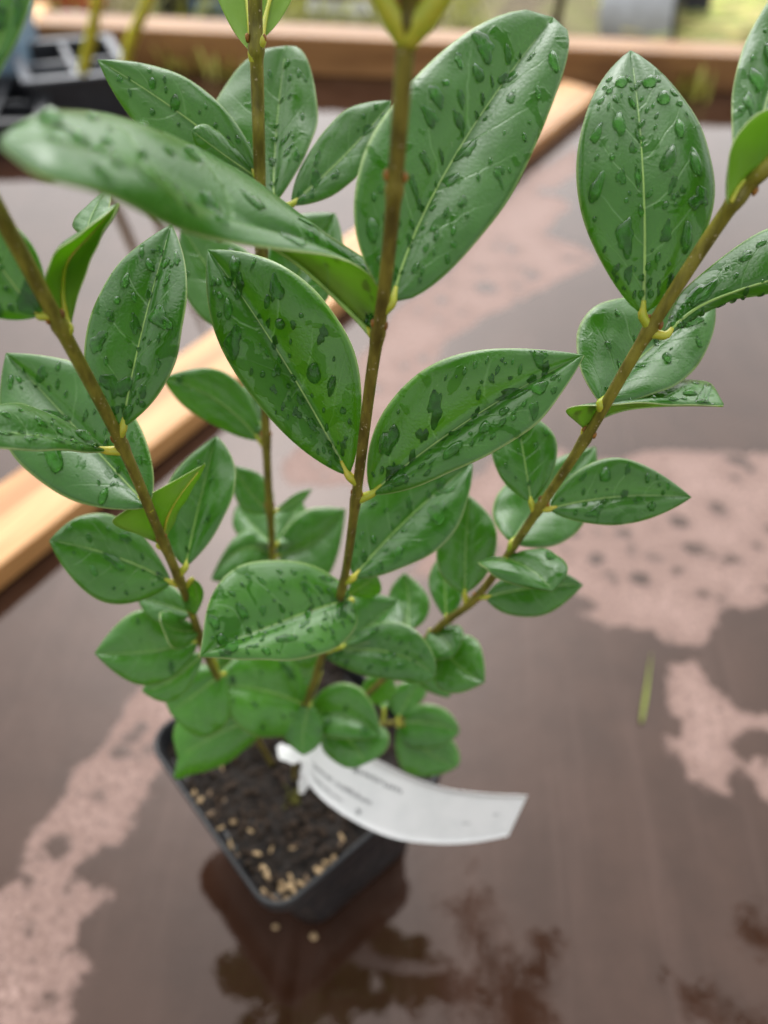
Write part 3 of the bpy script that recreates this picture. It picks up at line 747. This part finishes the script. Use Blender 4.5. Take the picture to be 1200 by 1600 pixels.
Leaf(S3, (830, 785), (806, 640), (818, 710), (768, 712), (870, 695), (.4, .1, .1, -.1), drops=6, tint=.15)
Leaf(S3, (858, 795), (1080, 777), (968, 776), (950, 720), (968, 820), (-.6, -.4, -.2, -.5), drops=14, tint=.2)
Leaf(S3, (800, 848), (930, 698), (850, 780), (786, 765), (905, 828), (1.6, 1.2, 1.2, 1.0), tint=.4)
Leaf(S3, (788, 872), (864, 924), (832, 893), (752, 890), (872, 868), (-1.5, -1.0, -.7, -.7), drops=2, tint=.25, tipk=.45)
Leaf(S3, (758, 933), (911, 914), (836, 918), (830, 886), (832, 964), (-.3, -.2, 0, -.2), tint=.3)
Leaf(S3, (726, 928), (733, 775), (728, 850), (682, 862), (776, 850), (.3, .1, 0, 0), tint=.3)
Leaf(S3, (697, 966), (692, 868), (695, 915), (670, 908), (722, 920), (.8, .4, .5, .3), tint=.35)
Leaf(S3, (682, 1000), (757, 1066), (716, 1040), (742, 1000), (690, 1078), (-.9, -.4, -.2, -.5), tint=.5)
Leaf(S3, (672, 985), (708, 1026), (695, 1000), (722, 984), (670, 1026), (-1.0, -.6, -.4, -.6), tint=.4)
Leaf(S3, (638, 985), (632, 895), (638, 938), (606, 942), (672, 945), (.8, .6, .7, .5), tint=.4)
Leaf(S3, (1140, 316), (1290, 195), rows=(
    [(1136, 318, -.3), (1140, 240, -.7), (1180, 182, -.9), (1260, 160, -1.0), (1290, 195, -.9)],
    [(1139, 316, -.2), (1160, 284, -.3), (1200, 258, -.3), (1250, 225, -.4), (1290, 196, -.9)],
    [(1142, 320, -.1), (1168, 292, .1), (1212, 266, .4), (1260, 236, .2), (1292, 198, -.8)]), face=-1, tint=.5)
Leaf(S3, (1160, 285), (1250, -60), (1210, 110), (1150, 110), (1290, 120), (1.2, .9, .9, .8), drops=26, tint=.15, bigs=[(-.5, .42, 1.5, 1.7, .4, .2), (-.3, .55, 1.6, 1.3, .4, .3)])
# ---- back stem
Leaf(S4, (428, 318), (447, 72), (432, 205), (334, 195), (494, 185), (.9, .6, .6, .6), drops=16, tint=.2, tipk=.6)
Leaf(S4, (455, 320), (612, 158), (540, 242), (512, 196), (560, 272), (.3, .2, .2, .1), drops=7, tint=.05)
Leaf(S4, (402, 275), (153, 94), (285, 180), (262, 242), (318, 140), (-.9, -.5, -.4, -.5), drops=14, tint=.1)
Leaf(S4, (404, 280), (300, 204), (340, 235), (330, 260), (340, 205), (-1.2, -.8, -.6, -.7), tint=.3)
Leaf(S4, (402, 520), (284, 352), (340, 440), (298, 478), (392, 402), (.4, .3, .3, .3), drops=4, tint=.3)
Leaf(S4, (420, 520), (524, 334), (470, 425), (425, 380), (522, 455), (1.0, .7, .7, .6), tint=.25)
Leaf(S4, (406, 688), (254, 590), (338, 625), (362, 588), (312, 652), (-.8, -.4, -.3, -.3), drops=2, tint=.5)
Leaf(S4, (412, 672), (352, 612), (390, 640), (375, 665), (412, 612), (1.0, .6, .6, .7), tint=.1)
Leaf(S4, (420, 800), (364, 728), (388, 766), (374, 790), (418, 752), (0, 0, 0, 0), tint=.5)
Leaf(S4, (432, 798), (488, 764), (460, 784), (458, 774), (462, 794), (.2, .1, .1, .1), tint=.3)
Leaf(S4, (425, 870), (330, 905), (380, 858), (382, 830), (370, 905), (-.5, -.3, 0, -.3), tint=.4)
Leaf(S4, (432, 868), (540, 796), (488, 850), (468, 806), (505, 905), (.3, .2, .2, 0), tint=.25)
Leaf(S4, (424, 850), (370, 790), (394, 820), (372, 835), (425, 800), (1.2, .8, .8, .8), tint=.7)
Leaf(S4, (432, 850), (470, 780), (452, 815), (430, 800), (480, 835), (1.2, .8, .8, .8), tint=.6)
Leaf(S4, (428, 960), (510, 940), (470, 935), (470, 905), (480, 975), (.3, .2, .3, 0), tint=.5)
Leaf(S4, (424, 960), (345, 925), (385, 930), (378, 965), (395, 895), (.3, .2, .3, 0), tint=.6)
Leaf(S4, (396, 84), (365, -150), (382, -30), (330, -40), (428, -40), (.4, .2, .2, .1), face=-1, tint=.5, prad=1.5)
Leaf(S4, (408, 62), (470, -150), (430, -30), (418, -50), (470, -40), (.4, .2, .2, .3), face=-1, tint=.4, prad=1.5)
# ---- small leaves crowded round the base
for (B_, T_, L_, R_, d_, t_) in [((500, 1050), (425, 1062), (462, 1030), (460, 1090), .4, .7), ((520, 985), (585, 1005), (560, 968), (545, 1020), .6, .4),
                                 ((515, 1000), (450, 1020), (480, 985), (485, 1045), .8, .5), ((560, 1095), (612, 1050), (575, 1060), (612, 1090), .9, .8),
                                 ((400, 1120), (345, 1165), (360, 1120), (390, 1165), .6, .9), ((360, 1080), (395, 1140), (400, 1095), (355, 1120), .5, .8),
                                 ((660, 1000), (700, 1090), (720, 1030), (650, 1060), .4, .45), ((545, 930), (590, 900), (555, 900), (590, 930), 1.2, .4),
                                 ((330, 1010), (360, 960), (325, 975), (372, 995), .9, .6), ((335, 1045), (385, 1030), (355, 1015), (370, 1065), .7, .7)]:
    zz = 1 / (1 / .334 + (1 / .235 - 1 / .334) * (1150 - (B_[1] + T_[1]) / 2) / 190) + d_ / 100
    Leaf(S1, B_, T_, None, L_, R_, (-.5, -.3, -.2, -.2), tint=t_, zB=zz)
# ---- low side shoot
Leaf(S5, (624, 1130), (718, 1143), (668, 1130), (676, 1100), (658, 1170), (-.4, -.2, 0, -.2), tint=.4, basek=.5, tipk=.75)
Leaf(S5, (622, 1134), (714, 1198), (664, 1172), (698, 1150), (636, 1206), (-.3, -.1, .1, -.1), tint=.55, tipk=.8)
Leaf(S5, (622, 1122), (658, 1062), (640, 1090), (610, 1080), (664, 1088), (.3, .2, .2, .2), tint=.45)
Leaf(S5, (600, 1110), (590, 1050), (595, 1075), (572, 1072), (616, 1076), (1.0, .7, .7, .7), tint=.8)

# ================================================================== PLANT LABEL
def build_label():
    top = [(486, 1146, .299), (518, 1152, .297), (575, 1180, .294), (645, 1214, .291), (700, 1232, .289), (760, 1240, .288), (824, 1243, .288)]
    bot = [(472, 1190, .300), (490, 1234, .299), (540, 1275, .298), (610, 1308, .297), (680, 1318, .296), (740, 1316, .295), (794, 1306, .294)]
    Tw = np.array([W(*p) for p in top]); Bw = np.array([W(*p) for p in bot])
    o = empty('plant_label', Tw[0]); tag(o, 'curved white printed plant label looped round the shrub stems over the pot', 'label'); O = Tw[0]
    def S(a, b):
        A = cat(Tw, a); B = cat(Bw, a); return A + (B - A) * b[:, None]
    na, nb = 40, 8
    a, b = np.meshgrid(np.linspace(0, 1, na + 1), np.linspace(0, 1, nb + 1), indexing='ij'); a, b = a.ravel(), b.ravel()
    P = S(a, b); N = np.cross(S(a + 1e-3, b) - S(a - 1e-3, b), S(a, b + 1e-3) - S(a, b - 1e-3))
    Pm = S(np.clip(a, .002, .998), b); N = np.cross(S(np.clip(a, .002, .998) + 1e-3, b) - S(np.clip(a, .002, .998) - 1e-3, b), S(a, b + 1e-3) - S(a, b - 1e-3))
    N /= np.linalg.norm(N, axis=1)[:, None]
    if (N[0] @ (CAMP - P[0])) < 0: N = -N
    n = len(P); I = np.arange(n).reshape(na + 1, nb + 1)
    q = np.stack([I[:-1, :-1], I[:-1, 1:], I[1:, 1:], I[1:, :-1]], -1).reshape(-1, 4)
    F = [tuple(map(int, f)) for f in q] + [tuple(int(i) + n for i in f[::-1]) for f in q]
    ring = list(I[0, :]) + list(I[1:, -1]) + list(I[-1, ::-1][1:]) + list(I[::-1, 0][1:-1])
    for x, y in zip(ring, ring[1:] + ring[:1]): F.append((int(x), int(y), int(y) + n, int(x) + n))
    link('tag_strip', mesh('tag_strip', np.vstack([P + N * .00015, P - N * .00015]) - O, F, M_LABEL), o)
    # the notched tail that locks round the stems, in two barbs
    for pts, wd in (([(478, 1176, .300), (462, 1180, .301), (448, 1178, .302), (436, 1164, .304)], .0030), ([(482, 1190, .299), (478, 1212, .300), (470, 1240, .303)], .0027)):
        c = cat([W(*p) for p in pts], np.linspace(0, 1, 12)); m = MB(); V = []
        for k, p in enumerate(c):
            t = c[min(k + 1, 11)] - c[max(k - 1, 0)]; t /= np.linalg.norm(t); vw = CAMP - p; vw /= np.linalg.norm(vw); sdv = np.cross(t, vw)
            ww = wd * (1.0 if k < 8 else 1 - (k - 8) * .18) * (1 + .15 * math.sin(k * 1.7))
            V += [p - sdv * ww + vw * .0002, p + sdv * ww + vw * .0002, p + sdv * ww - vw * .0002, p - sdv * ww - vw * .0002]
        F = [(i * 4 + j, i * 4 + (j + 1) % 4, i * 4 + 4 + (j + 1) % 4, i * 4 + 4 + j) for i in range(11) for j in range(4)] + [(3, 2, 1, 0), (44, 45, 46, 47)]
        link('locking_barb', mesh('locking_barb', np.array(V) - O, F, M_LABEL, False), o)
    def text(body, a0, b0, la, hb):
        cu = bpy.data.curves.new('t', 'FONT'); cu.body = body; cu.size = 1; cu.resolution_u = 2
        ob = bpy.data.objects.new('t', cu); COL.objects.link(ob); dg = bpy.context.evaluated_depsgraph_get()
        me = bpy.data.meshes.new_from_object(ob.evaluated_get(dg)); bpy.data.objects.remove(ob); bpy.data.curves.remove(cu)
        C = np.array([v.co[:] for v in me.vertices]); wdt = C[:, 0].max()
        aa = a0 + C[:, 0] / wdt * la; bb = b0 - C[:, 1] * hb
        Pq = S(aa, bb); ac = np.clip(aa, .01, .99); Nq = np.cross(S(ac + 1e-3, bb) - S(ac - 1e-3, bb), S(ac, bb + 1e-3) - S(ac, bb - 1e-3)); Nq /= np.linalg.norm(Nq, axis=1)[:, None]
        if Nq[0] @ (CAMP - Pq[0]) < 0: Nq = -Nq
        Pq = Pq + Nq * .00040
        F = [tuple(p.vertices) for p in me.polygons]
        link('printed_text', mesh('printed_text', Pq - O, F, M_INK, False), o); bpy.data.meshes.remove(me)
    text('Ligustrum', .26, .30, .22, .13)
    text('Ligustrum ovalifolium', .10, .66, .30, .12)
    text('ovalifolium', .10, .84, .20, .08)
    text('9', .36, .88, .02, .12)
    text('--', .76, .62, .035, .14); text('-', .88, .45, .03, .14)
build_label()

# ================================================================== THINGS ON AND BEYOND THE TABLE
M_BLK = plain('black_tray_plastic', (.022, .023, .027), .4, .3)
M_GRYP = plain('grey_tray_plastic', (.085, .093, .11), .35, .2)
M_BLUE = plain('blue_grey_plastic', (.17, .26, .34), .45, .15)
def tray(px, w_, d_, h, nx, ny, yaw, label, mat, rimmat, z=0.0, cells=True):
    """px: where its near left lower corner stands"""
    q = onz(px, z); o = empty('seed_tray', (q[0], q[1], z), yaw); tag(o, label, 'tray')
    t = .002
    m = MB(); m.box(0, w_, 0, t, 0, h); m.box(0, w_, d_ - t, d_, 0, h); m.box(0, t, t, d_ - t, 0, h); m.box(w_ - t, w_, t, d_ - t, 0, h); m.box(t, w_ - t, t, d_ - t, 0, .003)
    m.build('tray_wall', mat, o, False)
    r = MB(); e = .007
    r.box(-e, w_ + e, -e, t + .001, h, h + .003); r.box(-e, w_ + e, d_ - t - .001, d_ + e, h, h + .003); r.box(-e, t + .001, t + .001, d_ - t - .001, h, h + .003); r.box(w_ - t - .001, w_ + e, t + .001, d_ - t - .001, h, h + .003)
    r.build('rim', rimmat, o, False)
    if cells:
        for i in range(1, nx):
            m = MB(); m.box(w_ * i / nx - .003, w_ * i / nx + .003, t, d_ - t, .004, h + .001); m.build('cell_divider', rimmat, o, False)
        for j in range(1, ny):
            m = MB(); m.box(t, w_ - t, d_ * j / ny - .003, d_ * j / ny + .003, .004, h - .002); m.build('cell_divider', rimmat, o, False)
    return o
tray((62, 196), .105, .115, .046, 2, 2, rad(28), 'black seed tray with shiny grey rim standing on the table near the rail end', M_BLK, M_GRYP)
tray((-150, 235), .14, .12, .028, 3, 2, rad(12), 'low black tray at the left edge of the table before the seed tray', M_BLK, M_BLK)
def bucket(name, c, r0, r1, h, mat, rot, label, cat_, inner=M_BLK):
    o = empty(name, c); tag(o, label, cat_)
    n = 28; V, F, MI = [], [], []
    prof = [(r0 * .01, 0), (r0, 0), (r1, h), (r1 * 1.05, h), (r1 * 1.05, h * 1.04), (r1 * .95, h * 1.04), (r0 * .93, .004), (r0 * .01, .004)]
    for (r, z) in prof:
        for k in range(n): V.append((r * math.cos(2 * math.pi * k / n), r * math.sin(2 * math.pi * k / n), z))
    for i in range(len(prof) - 1):
        for k in range(n): F.append((i * n + k, i * n + (k + 1) % n, (i + 1) * n + (k + 1) % n, (i + 1) * n + k)); MI.append(0 if i < 2 else 1)
    me = mesh('pot_wall', V, F, [mat, inner], True, MI); wobj = link('pot_wall', me, o)
    o.rotation_euler = rot
    return o
M_GREY = plain('grey_pot_plastic', (.46, .49, .54), .5, .12)
q = onz((958, 68), -.02)
bucket('tipped_pot', (q[0], q[1] + .06, .012), .056, .074, .125, M_GREY, (rad(78), rad(0), rad(58)), 'grey plastic pot lying tipped over beyond the timber rail', 'pot')
q = onz((-75, 150), 0)
b = MB(); b.box(-.055, .055, 0, .09, 0, .085); o = b.build('storage_box', M_BLUE, None, False); bevel_obj(o, .006); o.location = (q[0] + .035, q[1], .0); o.rotation_euler = (0, 0, .1)
tag(o, 'blue grey plastic box at the left end of the table', 'box')
q = onz((28, 102), 0)
b = MB(); b.box(0, .034, 0, .10, 0, .047); o = b.build('timber_block', wood_mat('fresh_pine_end', (.66, .33, .07), (.75, .42, .10), (.5, .22, .04)), None, False); bevel_obj(o, .002); o.location = (q[0] - .002, q[1] - .012, 0); o.rotation_euler = (0, 0, .1)
tag(o, 'orange pine block butting against the left end of the rail', 'timber')
def bgbox(name, px, w_, d_, h, mat, label, cat_, yaw=0.0, z=-.03):
    q = onz(px, z); m = MB(); t = .004
    m.box(-w_ / 2, w_ / 2, 0, t, 0, h); m.box(-w_ / 2, w_ / 2, d_ - t, d_, 0, h); m.box(-w_ / 2, -w_ / 2 + t, t, d_ - t, 0, h); m.box(w_ / 2 - t, w_ / 2, t, d_ - t, 0, h); m.box(-w_ / 2 + t, w_ / 2 - t, t, d_ - t, 0, .005)
    o = m.build(name, mat, None, False); o.location = (q[0], q[1], z); o.rotation_euler = (0, 0, yaw); return tag(o, label, cat_)
bgbox('plastic_crate', (62, 22), .19, .12, .055, plain('red_plastic', (.55, .085, .05), .45, .15), 'red plastic crate behind the left end of the rail', 'crate', .25)
bgbox('plastic_crate', (290, 22), .09, .10, .05, M_BLK, 'black crate behind the rail, left of the blue tray', 'crate', .1)
bgbox('plastic_crate', (345, 32), .09, .08, .025, M_BLUE, 'shallow blue tray behind the rail between the dark crates', 'tray', .05)
bgbox('plastic_crate', (470, 8), .16, .12, .05, plain('dark_maroon_plastic', (.06, .018, .016), .5), 'dark maroon crate behind the rail, right of the blue tray', 'crate', -.05)
bgbox('plastic_crate', (530, 36), .10, .05, .018, plain('pale_grey_plastic', (.5, .5, .5), .5), 'low pale grey tray behind the rail', 'tray', .1)
q = onz((868, 40), -.03); m = MB(); m.tube([(0, 0, 0), (.002, 0, .12), (0, .004, .3)], [.008, .0075, .007], 10); o = m.build('wooden_stake', plain('grey_stake_wood', (.10, .075, .055), .8)); o.location = (q[0], q[1], -.03); tag(o, 'thin dark wooden stake upright beyond the rail', 'stake')
# grass and dry straw
M_STRAW = plain('straw', (.58, .52, .20), .7, .5, 12); M_GRASS = plain('fresh_grass', (.36, .48, .07), .6, .5, 12)
def blades(name, region, n, ln, mat, label, flat, seed, h0=-.03):
    rng = np.random.default_rng(seed); m = MB()
    for k in range(n):
        x, y = rng.uniform(region[0], region[1]), rng.uniform(region[2], region[3]); L = ln * rng.uniform(.5, 1.3); a = rng.normal(0, .35) if flat else rng.uniform(0, 6.3)
        up = rng.uniform(.0, .25) if flat else rng.uniform(.6, 1.0); hz = math.sqrt(max(0, 1 - up * up)); d = np.array([math.cos(a) * hz, math.sin(a) * hz, up])
        p0 = np.array([x, y, h0 + (rng.uniform(0, .05) if flat else 0)]); s_ = np.array([-math.sin(a), math.cos(a), .4]) * rng.uniform(.0012, .003)
        pm = p0 + d * L * .55; p1 = p0 + d * L - np.array([0, 0, L * .12])
        m.add([p0 - s_, p0 + s_, pm + s_ * .8, pm - s_ * .8, p1], [(0, 1, 2, 3), (3, 2, 4)])
    return tag(m.build(name, mat, None, False), label, kind='stuff')
blades('dry_straw', (.30, 1.3, 1.36, 2.4), 3200, .16, M_STRAW, 'pale straw lying flat beyond the rail', True, 3)
blades('grass', (.28, 1.3, 1.34, 2.4), 1800, .12, M_GRASS, 'fresh grass among the straw beyond the rail', True, 4)
blades('weed_growth', (-.62, .10, 1.32, 2.3), 1500, .07, plain('weed_green', (.36, .38, .06), .6, .5, 12), 'low yellow green weeds behind the rail', False, 5)
def strap(name, pts, wd, mat, label, cat_, group=None):
    c = cat([W(*p) if len(p) == 3 and p[2] > .2 else p for p in pts], np.linspace(0, 1, 16)); V = []
    for k, p in enumerate(c):
        t = c[min(k + 1, 15)] - c[max(k - 1, 0)]; t /= np.linalg.norm(t); vw = CAMP - p; vw /= np.linalg.norm(vw); s_ = np.cross(t, vw); ww = wd * math.sin(math.pi * min(.95, .25 + .72 * k / 15)) 
        V += [p - s_ * ww, p + vw * wd * .25, p + s_ * ww, p - vw * wd * .1]
    F = [(i * 4 + j, i * 4 + (j + 1) % 4, i * 4 + 4 + (j + 1) % 4, i * 4 + 4 + j) for i in range(15) for j in range(4)] + [(3, 2, 1, 0), (60, 61, 62, 63)]
    o = link(name, mesh(name, V - c[0], F, mat)); o.location = Vector(c[0]); return tag(o, label, cat_, group)
M_BLADE = plain('yellow_green_blade', (.78, .74, .06), .5, .2, 40)
strap('grass_blade', [(128, 118, .86), (142, 60, .80), (152, 5, .74), (165, -60, .68)], .012, M_BLADE, 'yellow grass blade rising from the seed tray, left one of the two tall blades', 'grass blade', 'tall grass blades before the rail')
strap('grass_blade', [(190, 120, .90), (205, 62, .82), (228, 10, .75), (255, -60, .68)], .014, M_BLADE, 'broad yellow green grass blade rising behind the seed tray, right of the other tall blade', 'grass blade', 'tall grass blades before the rail')
strap('grass_blade', [(112, 42, 1.22), (98, 25, 1.2), (88, 8, 1.18), (82, -10, 1.16)], .007, plain('pale_blade', (.45, .47, .16), .5), 'pale curved weed leaf leaning behind the left end of the rail', 'grass blade')
c0, c1, c2 = onz((1002, 1130), .0012), onz((1010, 1080), .0016), onz((1018, 1020), .0012)
strap('grass_blade', [tuple(c0), tuple(c1), tuple(c2)], .0013, plain('fallen_blade', (.22, .27, .03), .5), 'short green grass blade lying flat on the wet table right of the shrub', 'grass blade')
M_TUFT = plain('tuft_green', (.38, .36, .06), .6, .3, 60)
for px, n_, lab in (((1078, 150), 22, 'yellowish weed tuft at the foot of the rail behind the right stem'), ((352, 120), 12, 'small weed tuft at the foot of the rail near the back stem'), ((275, 116), 10, 'small weed tuft at the foot of the rail near the tall grass blades')):
    q = onz(px, 0); rng = np.random.default_rng(px[0]); m = MB()
    for k in range(n_):
        a = rng.uniform(0, 6.3); L = rng.uniform(.012, .04); t = rng.uniform(.2, .7); s_ = np.array([-math.sin(a), math.cos(a), 0]) * .002; p0 = np.array([rng.normal(0, .018), rng.normal(0, .006), 0])
        p1 = p0 + np.array([math.cos(a) * L * t, math.sin(a) * L * t, L]); pm = (p0 + p1) / 2 + np.array([0, 0, L * .15])
        m.add([p0 - s_, p0 + s_, pm + s_ * 1.3, pm - s_ * 1.3, p1], [(0, 1, 2, 3), (3, 2, 4)])
    o = m.build('weed_tuft', M_TUFT, None, False); o.location = (q[0], q[1] - .006, 0); tag(o, lab, 'weed')

# ---- a leafy branch overhead, seen mirrored in the wet sheet
def overhead():
    H = .8
    def mirror(px):
        p = onz(px, 0); d = p - CAMP; d[2] = -d[2]; return p + d * (H / d[2])
    rng = np.random.default_rng(11)
    o = empty('tree_branch', mirror((780, 1700))); tag(o, 'leafy tree branch hanging above the table, mirrored in the wet plywood', 'branch'); O = np.array(o.location)
    tw, lf = MB(), MB()
    runs = [[(760, 1720), (800, 1600), (770, 1500), (730, 1400)], [(800, 1600), (840, 1520), (865, 1465)], [(760, 1560), (700, 1540), (680, 1500)], [(800, 1600), (850, 1580)],
            [(1260, 1640), (1170, 1590), (1100, 1560), (1068, 1548)], [(1260, 1480), (1200, 1460), (1172, 1432)], [(760, 1720), (1260, 1760)]]
    for ri, run in enumerate(runs):
        P = cat([mirror(q) for q in run], np.linspace(0, 1, 24)); P[:, 2] += np.sin(np.linspace(0, 3, 24)) * .03
        tw.tube(P - O, np.linspace(.0025, .0008, 24), 6)
        n = 0 if ri == 6 else (420 if ri == 0 else 200)
        sp = .030 if ri == 0 else .016
        for k in range(n):
            f = rng.uniform(0.05, 1); c = P[int(f * 23)] + rng.normal(0, sp * (1 - .5 * f), 3) * (1, 1, .6); L = rng.uniform(.009, .020)
            a = rng.normal(0, 1, 3); a /= np.linalg.norm(a); b = np.cross(a, rng.normal(0, 1, 3)); b /= np.linalg.norm(b); b *= L * .28
            lf.add([c - O, c + a * L * .5 + b - O, c + a * L - O, c + a * L * .5 - b - O], [(0, 1, 2, 3)])
    tw.build('twig', plain('twig_bark', (.08, .055, .035), .8), o)
    tag(lf.build('foliage', plain('overhead_leaf', (.05, .11, .02), .5), o, False), kind='stuff')
overhead()
